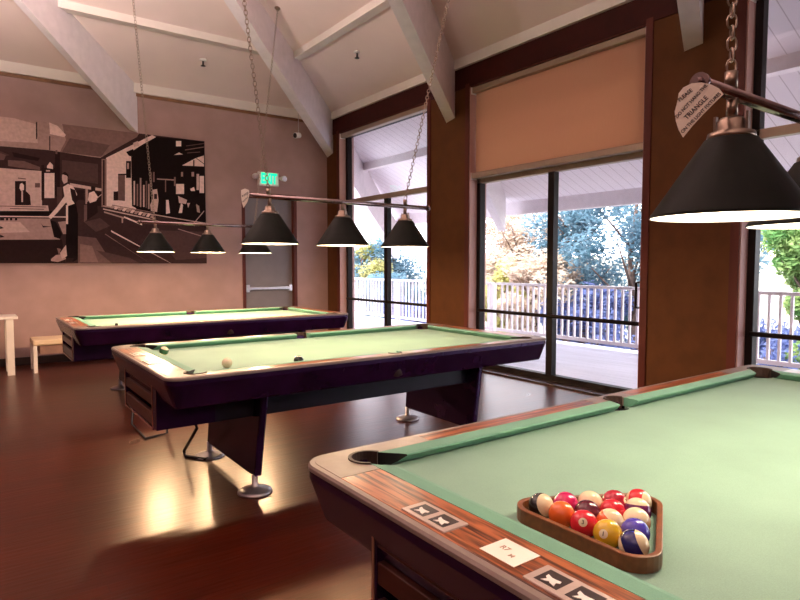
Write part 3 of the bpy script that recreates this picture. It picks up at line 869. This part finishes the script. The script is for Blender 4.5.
lamp = make_lamp('billiard lamp of three black cone shades over the nearest pool table')
lamps = [lamp, copy_tree(lamp), copy_tree(lamp)]
for lp, ty, lab in zip(lamps, (.772, 3.84, 6.90), (lamp['label'], 'billiard lamp of three black cone shades over the middle pool table', 'billiard lamp of three black cone shades in front of the mural')):
    lp.location = (2.265, ty, ZB); lp['label'] = lab
lamps[0].location.x = 2.212; lamps[0].location.z = ZB-.018
HOOKS = [((1.50, .78), (3.05, .78)), ((1.18, 3.83), (3.62, 3.83)), ((1.32, 6.45), (3.55, 7.72))]
for lp, hk in zip(lamps, HOOKS):
    for x, (hx, hy) in zip((LX[0]-.01, LX[2]), hk):
        m = MB()
        a = V((x, 0, .055)); b = V((hx-lp.location.x, hy-lp.location.y, ceil_z(hx, hy)-lp.location.z))
        chain_mesh(m, a, b)
        m.lathe([(0, -.03), (.018, -.03), (.045, -.004), (.045, .01), (0, .01)], tuple(b), 'chain', 14)
        m.build('chain', lp)
for lp in lamps:
    for x in LX:
        ld = bpy.data.lights.new('lamp_bulb_light', 'POINT'); ld.energy = POW[lamps.index(lp)]; ld.color = TINT[lamps.index(lp)]; ld.shadow_soft_size = .035
        lo = bpy.data.objects.new('lamp_bulb_light', ld); C.objects.link(lo)
        lo.location = (lp.location.x+x, lp.location.y, lp.location.z-ZB+ZRIM+.02)

# paper tags hung at the left ends of the bars
def paper_tag(lp, outline, scale_y, lines, label):
    p = V((lp.location.x-.79, lp.location.y-.005, lp.location.z-.02))
    n = (EYE-p); n.z = 0; n.normalize()
    pts = [on_plane(px, py, p, n) for px, py in outline]
    c = sum(pts, V())/len(pts)
    t = thing('warning_tag', label, 'tag', c)
    k = len(pts); m = MB()
    m.add([q-c+n*.0006 for q in pts]+[q-c-n*.0006 for q in pts], [tuple(range(k)), tuple(reversed(range(k, 2*k)))]+[(i, (i+1) % k, k+(i+1) % k, k+i) for i in range(k)], 'paper')
    m.build('card', t)
    for body, (ax, ay), (bx, by), size in lines:
        a = on_plane(ax, ay, p, n); b = on_plane(bx, by, p, n)
        xd = (b-a).normalized(); yd = n.cross(xd)
        o = (a+b)/2-c+n*.0012
        text_obj(body, size, 'lettering', t, 'ink', o, xd, yd, .0004, fit=(b-a).length)
    return t


z6 = lambda pts: [(660+x/6, 60+y/6) for x, y in pts]
A6 = lambda x, y: (660+x/6, 60+y/6)
paper_tag(lamps[0], z6([(112, 200), (140, 165), (190, 140), (250, 135), (310, 148), (355, 172), (382, 205), (330, 255), (270, 315), (200, 390), (138, 466), (112, 420), (94, 365), (88, 310), (100, 265), (106, 240)]), 1,
          [('PLEASE', A6(112, 245), A6(190, 180), .0155), ('DO NOT HANG THE', A6(98, 345), A6(280, 150), .0155),
           ('TRIANGLE', A6(152, 352), A6(282, 222), .0205), ('ON THE LIGHT FIXTURES', A6(130, 436), A6(360, 200), .0155)],
          'lettered paper warning tag hung at the left end of the nearest lamp bar')
paper_tag(lamps[1], [(241, 190), (245, 188.5), (249, 190), (249.5, 195), (247.5, 202), (243.5, 208), (242, 203), (241, 196)], 1,
          [('PLEASE', (242.2, 196.5), (248.4, 192.5), .012), ('TRIANGLE', (242.5, 202.5), (248, 197), .011)], 'small paper warning tag hung at the left end of the middle lamp bar')

# ------------------------------------------------------------------ balls
def ball_mat(name, col, stripe, spot=False):
    m, nt, b = new_mat(name)
    tc = N(nt, 'ShaderNodeTexCoord'); sp = N(nt, 'ShaderNodeSeparateXYZ'); nt.links.new(tc.outputs['Object'], sp.inputs[0])
    ab = N(nt, 'ShaderNodeMath', operation='ABSOLUTE'); nt.links.new(sp.outputs['Z'], ab.inputs[0])
    lt = N(nt, 'ShaderNodeMath', operation='LESS_THAN'); lt.inputs[1].default_value = .0157 if stripe else .1; nt.links.new(ab.outputs[0], lt.inputs[0])
    mx = N(nt, 'ShaderNodeMix', data_type='RGBA'); nt.links.new(lt.outputs[0], mx.inputs['Factor'])
    mx.inputs['A'].default_value = (.80, .66, .42, 1); mx.inputs['B'].default_value = (*col, 1)
    nt.links.new(mx.outputs['Result'], b.inputs['Base Color']); b.inputs['Roughness'].default_value = .10; b.inputs['Coat Weight'].default_value = .3; b.inputs['Coat Roughness'].default_value = .05
    return m


BR = .0309
bm = bmesh.new(); bmesh.ops.create_uvsphere(bm, u_segments=40, v_segments=24, radius=BR)
for f in bm.faces: f.smooth = True
ball_me = bpy.data.meshes.new('billiard_ball'); bm.to_mesh(ball_me); bm.free()


def ball(pos, mat, label, pole=None, number=None, group=None, cat='ball'):
    me = ball_me.copy(); me.materials.append(mat)
    o = bpy.data.objects.new('billiard_ball', me); C.objects.link(o); o.location = pos
    tag(o, label, cat, group)
    R = Matrix.Identity(3)
    if pole: R = V(pole).normalized().to_track_quat('Z', 'Y').to_matrix()
    o.rotation_euler = R.to_euler()
    if number:
        num, dr = number
        d = R.inverted() @ V(dr).normalized()
        up = R.inverted() @ V((0, 0, 1))
        x = up.cross(d).normalized(); y = d.cross(x)
        m = MB(); vs = [d*(BR+.0002)]; fs = []
        n = 20
        for ring, an in enumerate((.16, .31)):
            for k in range(n):
                a = 2*PI*k/n; vs.append((d*math.cos(an)+(x*math.cos(a)+y*math.sin(a))*math.sin(an))*(BR+.0002))
        fs += [(0, 1+k, 1+(k+1) % n) for k in range(n)] + [(1+k, 1+n+k, 1+n+(k+1) % n, 1+(k+1) % n) for k in range(n)]
        m.add(vs, fs, 'cream_ball', True); s = m.build('number_spot', o)
        text_obj(num, .0125, 'numeral', s, 'ink', d*(BR+.0004), x, y, .0006)
    return o


BM = {k: ball_mat('ball_'+k, c, False) for k, c in dict(orange=(.75, .13, .02), red=(.62, .015, .03), yellow=(.68, .42, .02), magenta=(.52, .01, .10), maroon=(.10, .010, .022), blue=(.07, .05, .42), crimson=(.38, .01, .03), cream=(.80, .66, .44), black=(.012, .012, .02), dark=(.02, .03, .02)).items()}
BS = {k: ball_mat('ball_stripe_'+k, c, True) for k, c in dict(black=(.02, .015, .015), navy=(.015, .015, .12), orange=(.75, .13, .02), purple=(.13, .015, .10), red=(.62, .02, .03), green=(.03, .10, .04), tan=(.6, .36, .2)).items()}
vw = V((-.76, -.53, .38)); rt = cam_right; up = V((0, 0, 1))
GB = 'racked billiard balls'
P0 = V((1.108, .942, ZC+BR)); du = V((0, -1, 0)); dv = V((math.sin(math.radians(60)), -.5, 0))
D = 2*BR+.0003
rows = [
    [(BS['black'], 'cream ball with a black edge at the rack\'s left corner', vw*.7+rt*.6+up*.1, None),
     (BM['orange'], 'plain orange ball in the rack\'s front row', None, None),
     (BM['red'], 'bright red ball marked 3 in the rack\'s front row', None, ('3', vw*.9+up*.12-rt*.05)),
     (BM['yellow'], 'yellow ball marked 1 in the rack\'s front row', None, ('1', vw*.9+up*.02-rt*.35)),
     (BS['navy'], 'navy and cream striped ball at the rack\'s near right corner', rt*.75+up*.25+vw*.35, None)],
    [(BM['magenta'], 'magenta ball second from the left corner along the rack\'s back side', None, None),
     (BM['maroon'], 'very dark maroon ball in the middle of the rack', None, None),
     (BS['orange'], 'orange and cream striped ball behind the yellow ball', rt*.5+up*.8+vw*.25, None),
     (BM['blue'], 'plain blue ball behind the navy striped ball', None, None)],
    [(BS['tan'], 'cream topped ball between magenta and crimson at the rack\'s back side', vw*.6+up*.8, None),
     (BM['red'], 'plain red ball behind the orange striped ball', None, None),
     (BS['tan'], 'cream topped ball between the blue and purple balls', vw*.5+up*.85-rt*.1, None)],
    [(BM['crimson'], 'crimson ball with a pale number spot at the rack\'s back side', None, ('7', rt*.8+vw*.6+up*.1)),
     (BS['purple'], 'purple ball with a cream top on the rack\'s right side', up*.9-vw*.25, None)],
    [(BS['red'], 'red and cream striped ball at the rack\'s far right corner', rt*.8-up*.15+vw*.6, None)]]
for j, row in enumerate(rows):
    for i, (mt, lab, pole, num) in enumerate(row):
        ball(P0+du*(D*i)+dv*(D*j), mt, lab, pole, num, GB)

# triangle rack
A = P0; B = P0+du*(4*D); Cc = P0+dv*(4*D)
cen = (A+B+Cc)/3
t = thing('triangle_rack', 'brown wooden triangle rack around the balls on the nearest table', 'rack', (cen.x-.007, cen.y-.004, ZC))


def tri_outline(r):
    pts = []
    tri = [Cc, A, B]     # counter-clockwise
    for i in range(3):
        p, c, q = tri[i-1], tri[i], tri[(i+1) % 3]
        n0 = (c-p).normalized(); n0 = V((n0.y, -n0.x, 0)); n1 = (q-c).normalized(); n1 = V((n1.y, -n1.x, 0))
        a0 = math.atan2(n0.y, n0.x); a1 = math.atan2(n1.y, n1.x)
        while a1 < a0: a1 += 2*PI
        for k in range(9):
            a = a0+(a1-a0)*k/8; pts.append((c.x-cen.x+r*math.cos(a), c.y-cen.y+r*math.sin(a)))
    return pts


def band(mb, r0, r1, z0, z1, mat, top=None):
    a = tri_outline(r0); b = tri_outline(r1); n = len(a)
    vs = [(x, y, z0) for x, y in a]+[(x, y, z0) for x, y in b]+[(x, y, z1) for x, y in a]+[(x, y, z1) for x, y in b]
    for i in range(n):
        j = (i+1) % n
        mb.add([vs[i], vs[j], vs[2*n+j], vs[2*n+i]], [(0, 1, 2, 3)], mat); mb.add([vs[n+i], vs[n+j], vs[3*n+j], vs[3*n+i]], [(0, 1, 2, 3)], mat)
        mb.add([vs[2*n+i], vs[2*n+j], vs[3*n+j], vs[3*n+i]], [(0, 1, 2, 3)], mat); mb.add([vs[i], vs[j], vs[n+j], vs[n+i]], [(0, 1, 2, 3)], mat)


m = MB(); band(m, BR+.011, BR+.025, .0005, .035, 'rack_wood'); m.build('rack_frame', t, bevel=.002)

# loose balls on the middle table
for (px, py), mt, lab, pole in (((164, 351), BS['green'], 'dark and cream ball near the head corner pocket of the middle table', rt*.3+up*.9), ((227, 363), BM['cream'], 'cream cue ball near the front rail of the middle table', None), ((317, 366), BM['dark'], 'dark ball half hidden by the front rail of the middle table', None)):
    p = on_z(px, py, ZC+BR); p.z = ZC+BR+.0003
    p.y = min(max(p.y, TY[1]-NY+BR+.004), TY[1]+NY-BR-.004)
    ball(p, mt, lab, pole)
m = MB(); m.rbox((-.011, -.011, 0), (.011, .011, .022), .002, 'chalk')
o = m.build('chalk_cube'); p = on_z(115, 325, ZR); o.location = (p.x, TY[2]-HW+.06, ZR+.0005); tag(o, 'small dark chalk cube on the front rail of the farthest table', 'chalk')

# score card on the head rail of the nearest table
p = V((2.245-HL+TR+.062, .812, ZR+.0005))
t = thing('score_card', 'white paper card lying on the near table\'s rosewood end rail', 'card', p)
m = MB(); m.box((-.038, -.047, 0), (.038, .047, .0012), 'paper'); c = m.build('card', t)
text_obj('R7', .020, 'faded_mark', t, 'faded_ink', (.004, .016, .0016), (0, -1, 0), (1, 0, 0), .0005)
text_obj('M', .016, 'faded_mark', t, 'faded_ink', (-.010, -.014, .0016), (0, -1, 0), (1, 0, 0), .0005)

# ------------------------------------------------------------------ bench and side table by the mural wall
t = thing('bench', 'low tan topped bench with white legs against the mural wall', 'bench', (1.45, 9.17, 0))
m = MB(); m.rbox((-.80, -.24, .355), (.80, .24, .43), .02, 'bench_top'); m.build('seat', t)
m = MB(); m.box((-.72, -.215, .24), (.75, .215, .352), 'bench_box'); m.build('seat_box', t)
for x in (-.775, .775):
    for y in (-.20, .20):
        m = MB(); m.box((x-.022, y-.035, 0), (x+.022, y+.035, .356), 'white_paint'); m.build('leg', t, bevel=.003)
t = thing('side_table', 'narrow white side table at the left edge by the mural wall', 'table', (-.10, 9.17, 0))
m = MB(); m.rbox((-.62, -.24, .715), (.60, .24, .75), .006, 'white_paint'); m.build('table_top', t)
for x in (-.50, .52):
    for y in (-.20, .17):
        m = MB(); m.box((x-.05, y-.03, 0), (x+.03, y+.03, .716), 'white_paint'); m.build('leg', t, bevel=.003)

# black tube frame on the floor under the middle table
fl = lambda px, py, z=.012: on_z(px, py, z)
t = thing('tube_frame', 'bent black tube frame on the floor under the head of the middle table', 'frame', (1.2, 4.2, 0))
org = V(t.location)
m = MB()
a, b, c = fl(132, 424), fl(146, 438.5), fl(167, 433)
m.path([q-org for q in (a+V((.05, .06, .42)), a, a*.5+b*.5, b, b*.5+c*.5, c, c+V((.02, .04, .42)))], .010, 'tube', 8); m.build('floor_runner', t)
m = MB()
tp = on_plane(197, 428, V((1.2, 4.2, .3)), V((-.5, -.85, 0)).normalized()); f1 = fl(184, 451); f2 = fl(186, 456); f3 = fl(205, 459)
m.path([q-org for q in (tp, tp*.5+f1*.5, f1, f2, f2*.5+f3*.5, f3, fl(220, 455.5), fl(219, 451))], .011, 'tube', 8); m.build('floor_runner', t)
m = MB(); m.path([tp-org, tp-org+V((.02, .25, .10)), tp-org+V((.0, .5, .12))], .009, 'tube', 8); m.build('crossbar', t)

# ceiling fittings
for (px, py), a_, lab in (((203, 60), 'y', 'small dark sprinkler head on the ceiling slope above the mural'), ((357, 52), 'x', 'small dark sprinkler head on the ceiling slope above the far glass door')):
    best = None
    for i in range(4000):
        r = (cam_fwd*F + cam_right*(px-400) - cam_up*(py-300)).normalized()
        q = EYE+r*(4+i*.003)
        if q.z >= ceil_z(q.x, q.y): best = q; break
    t = thing('sprinkler_head', lab, 'sprinkler', best, group='ceiling sprinklers')
    m = MB(); m.lathe([(0, .01), (.05, .01), (.05, -.01), (.03, -.018), (0, -.018)], (0, 0, 0), 'white_plastic', 16); m.build('escutcheon', t)
    m = MB(); m.tube((0, 0, -.015), (0, 0, -.085), .013, 'black', 10); m.lathe([(0, -.08), (.035, -.082), (.035, -.09), (0, -.09)], (0, 0, 0), 'black', 14); m.build('nozzle', t)
p = on_y(297, 135, 9.45)
t = thing('spot_lamp', 'small pale spot lamp hanging on a thin rod beside the hip beam', 'spot lamp', p)
m = MB(); m.tube((.03, 0, .03), (.03, 0, ceil_z(p.x, p.y)-p.z+.01), .006, 'steel', 8); m.build('rod', t)
m = MB(); m.tube((.05, 0, .0), (-.05, -.03, -.02), .045, 'white_plastic', 14, r2=.05); m.tube((-.05, -.03, -.02), (-.055, -.0315, -.021), .042, 'black', 14); m.build('lamp_head', t)

# ------------------------------------------------------------------ outdoors
mb = MB()
k = 0
y = -9.0
x = XW+.32
ZD = -.03
while x < 9.0:
    mb.box((x, -9, ZD-.04), (x+.135, 15, ZD), 'deck'); x += .142
struct(mb, 'porch_deck', 'pale lavender board deck outside the glass doors', 'deck')
mb = MB(); mb.box((XW+.12, -9, -.5), (9.05, 15, ZD-.045), 'threshold')
struct(mb, 'deck_base', 'dark framing under the deck boards', 'deck')
mb = MB(); mb.box((9.0, YF, 2.42), (9.18, YW+3.6, 2.82), 'beam'); struct(mb, 'trim_5', 'pale edge beam along the porch eave', 'beam')
zq = ZW-K*(6.85-XW)
mb = MB(); mb.box((6.85, YF, zq-.15), (7.0, YW+1.6, zq-.0), 'beam'); struct(mb, 'trim_6', 'pale purlin under the porch soffit', 'purlin')

XR = 8.72


def railing(y0, y1, label):
    t = thing('deck_railing', label, 'railing', (XR, y0, ZD), group='deck railing sections')
    L = y1-y0
    m = MB(); m.rbox((-.06, 0, 1.03), (.06, L, 1.075), .006, 'rail_paint'); m.build('top_rail', t)
    m = MB(); m.box((-.025, 0, .09), (.025, L, .15), 'rail_paint'); m.build('bottom_rail', t)
    m = MB(); m.box((-.05, -.05, 0), (.05, .05, 1.03), 'rail_paint'); m.build('post', t)
    n = int(L/.135); st = L/n
    me = None
    for k in range(1, n):
        if me is None:
            m = MB(); m.box((-.017, -.017, .15), (.017, .017, 1.03), 'rail_paint'); b = m.build('baluster', t); me = b
        else:
            b = me.copy(); C.objects.link(b)
        b.location = (0, st*k, 0); b.parent = t
    return t


for y0, lab in ((-1.6, 'slatted deck railing section at the right edge behind the near lamp'), (1.9, 'slatted deck railing section hidden mostly by the brown pier'), (5.35, 'slatted deck railing section beyond the middle patio door'), (8.75, 'slatted deck railing section seen past the left of the middle patio door'), (12.1, 'slatted deck railing section beyond the far patio door')):
    railing(y0, y0+3.28, lab)

mb = MB()
gx, gy = 40, 40
vs = []; fs = []
for i in range(gx+1):
    for j in range(gy+1):
        X = 9.2+i*1.6; Y = -30+j*2.4
        vs.append((X, Y, -1.1-.05*(X-9)+.25*math.sin(X*.5)*math.cos(Y*.37)+(.16*(X-30) if X > 30 else 0)))
for i in range(gx):
    for j in range(gy):
        o = i*(gy+1)+j; fs.append((o, o+1, o+gy+2, o+gy+1))
mb.add(vs, fs, 'ground', True)
struct(mb, 'ground', 'dry sunlit ground below the deck', 'ground')


def tree(x, y, z0, h, rad, mat, label, nleaf=15000, low=.1, ls=.075):
    ls *= .6+.1*min(h, 4)
    t = thing('tree', label, 'tree', (x, y, z0), group=None)
    m = MB()
    pts = [V((0, 0, 0)), V((.1, .05, h*.25)), V((-.05, .1, h*.5)), V((.05, 0, h*.75))]
    for i in range(3): m.tube(pts[i], pts[i+1], .14*(1-i*.25), 'bark', 8, r2=.14*(1-(i+1)*.25))
    for k in range(9):
        a = random.uniform(0, 2*PI); zz = h*random.uniform(.2, .6); q = V((math.cos(a)*rad*.6, math.sin(a)*rad*.6, zz+h*.22))
        m.tube(V((0, .05, zz)), q, .045, 'bark', 6, r2=.012)
    m.build('trunk', t)
    m = MB(); vs = []; fs = []
    blobs = [(V((random.gauss(0, rad*.45), random.gauss(0, rad*.45), h*random.uniform(low+.1, .92))), rad*random.uniform(.28, .5)) for _ in range(16)]
    for k in range(nleaf):
        c, r = random.choice(blobs)
        d = V((random.gauss(0, 1), random.gauss(0, 1), random.gauss(0, .8))); d = d.normalized()*r*random.random()**.45
        p = c+d
        if p.z < h*low: continue
        a = V((random.gauss(0, 1), random.gauss(0, 1), random.gauss(0, 1))).normalized(); b = a.orthogonal().normalized()
        s = ls*random.uniform(.6, 1.3)
        o = len(vs); vs += [p-a*s, p+b*s*.45, p+a*s, p-b*s*.45]; fs.append((o, o+1, o+2, o+3))
    me = bpy.data.meshes.new('foliage'); me.from_pydata([tuple(v) for v in vs], [], fs); me.materials.append(M[mat])
    o = bpy.data.objects.new('foliage', me); C.objects.link(o); o.parent = t
    return t


TREES = [
    (13.5, 8.6, 5.0, 2.0, 'leaf_blue', 'bushy blue green tree beyond the right pane of the middle patio door'),
    (14.5, 11.0, 4.8, 1.6, 'leaf_blue', 'blue green tree just right of the middle door mullion'),
    (12.5, 10.9, 2.4, 1.3, 'leaf_pink', 'low pinkish dry bush behind the railing by the left pane of the middle door'),
    (15.5, 14.2, 4.4, 1.9, 'leaf_pink', 'pale dry tree beyond the left pane of the middle patio door'),
    (13.2, 12.4, 2.2, 1.2, 'leaf_yellow', 'yellow green bush low behind the middle door mullion'),
    (14.0, 19.6, 4.6, 1.7, 'leaf_blue', 'blue green tree beyond the right pane of the far patio door'),
    (13.0, 20.5, 3.2, 1.1, 'leaf_yellow', 'yellow green bush beyond the left pane of the far patio door'),
    (13.2, 4.55, 3.2, 1.0, 'leaf_green', 'green leafed tree beside the brown pier at the right edge'),
    (12.2, 4.9, .75, 1.3, 'leaf_violet', 'low bluish bush behind the railing at the right edge'),
    (11.6, 14.9, 1.0, 1.2, 'leaf_violet', 'low bluish bush behind the railing beyond the left part of the far patio door'),
    (12.0, 17.2, 1.7, 1.1, 'leaf_blue', 'low blue green bush behind the railing beyond the far patio door'),
    (12.4, 9.2, 1.3, 1.2, 'leaf_violet', 'low bluish bush behind the railing beyond the middle patio door'),
    (17.5, 4.8, 4.2, 1.9, 'leaf_yellow', 'pale yellow tree far beyond the patio door at the right edge'),
]
for x, y, h, r, mt, lab in TREES:
    tree(x, y, -1.2, h+.6, r, mt, lab)

# ------------------------------------------------------------------ light
w = bpy.data.worlds.new('sky'); bpy.context.scene.world = w; w.use_nodes = True
nt = w.node_tree; bg = nt.nodes['Background']
bg.inputs['Color'].default_value = (.87, .90, 1.0, 1); bg.inputs['Strength'].default_value = 7.6
sd = bpy.data.lights.new('sun', 'SUN'); sd.energy = 6.5; sd.angle = .01; sd.color = (1, .93, .78)
so = bpy.data.objects.new('sun', sd); C.objects.link(so); so.rotation_euler = V((.75, -.35, -.9)).to_track_quat('-Z', 'Y').to_euler()

# added bowl fill lights out of view, put in to brighten the ceiling
for x, y, lab in ((-1.1, 5.6, 'mural'), (-3.6, -1.0, 'middle of the hall'), (-0.9, 2.6, 'near end of the tables')):
    t = thing('fill_bowl', 'added white bowl fill uplight, out of view towards the %s' % lab, 'lamp', (x, y, 3.7), group='added bowl fill uplights')
    m = MB(); m.lathe([(0, -.16), (.16, -.14), (.28, -.06), (.34, .06), (.335, .06), (.27, -.05), (.15, -.13), (0, -.15)], (0, 0, 0), 'white_plastic', 32); m.build('bowl', t)
    m = MB(); m.tube((0, 0, -.155), (0, 0, ceil_z(x, y)-3.7+.01), .012, 'steel', 8); m.build('rod', t)
    ld = bpy.data.lights.new('uplight', 'POINT'); ld.energy = UP; ld.color = (1, .82, .76); ld.shadow_soft_size = .06
    lo = bpy.data.objects.new('uplight', ld); C.objects.link(lo); lo.location = (x+.08, y, 3.72)

vs = bpy.context.scene.view_settings
vs.view_transform = 'Standard'; vs.look = 'None'; vs.gamma = 1; vs.use_curve_mapping = False; vs.exposure = 0
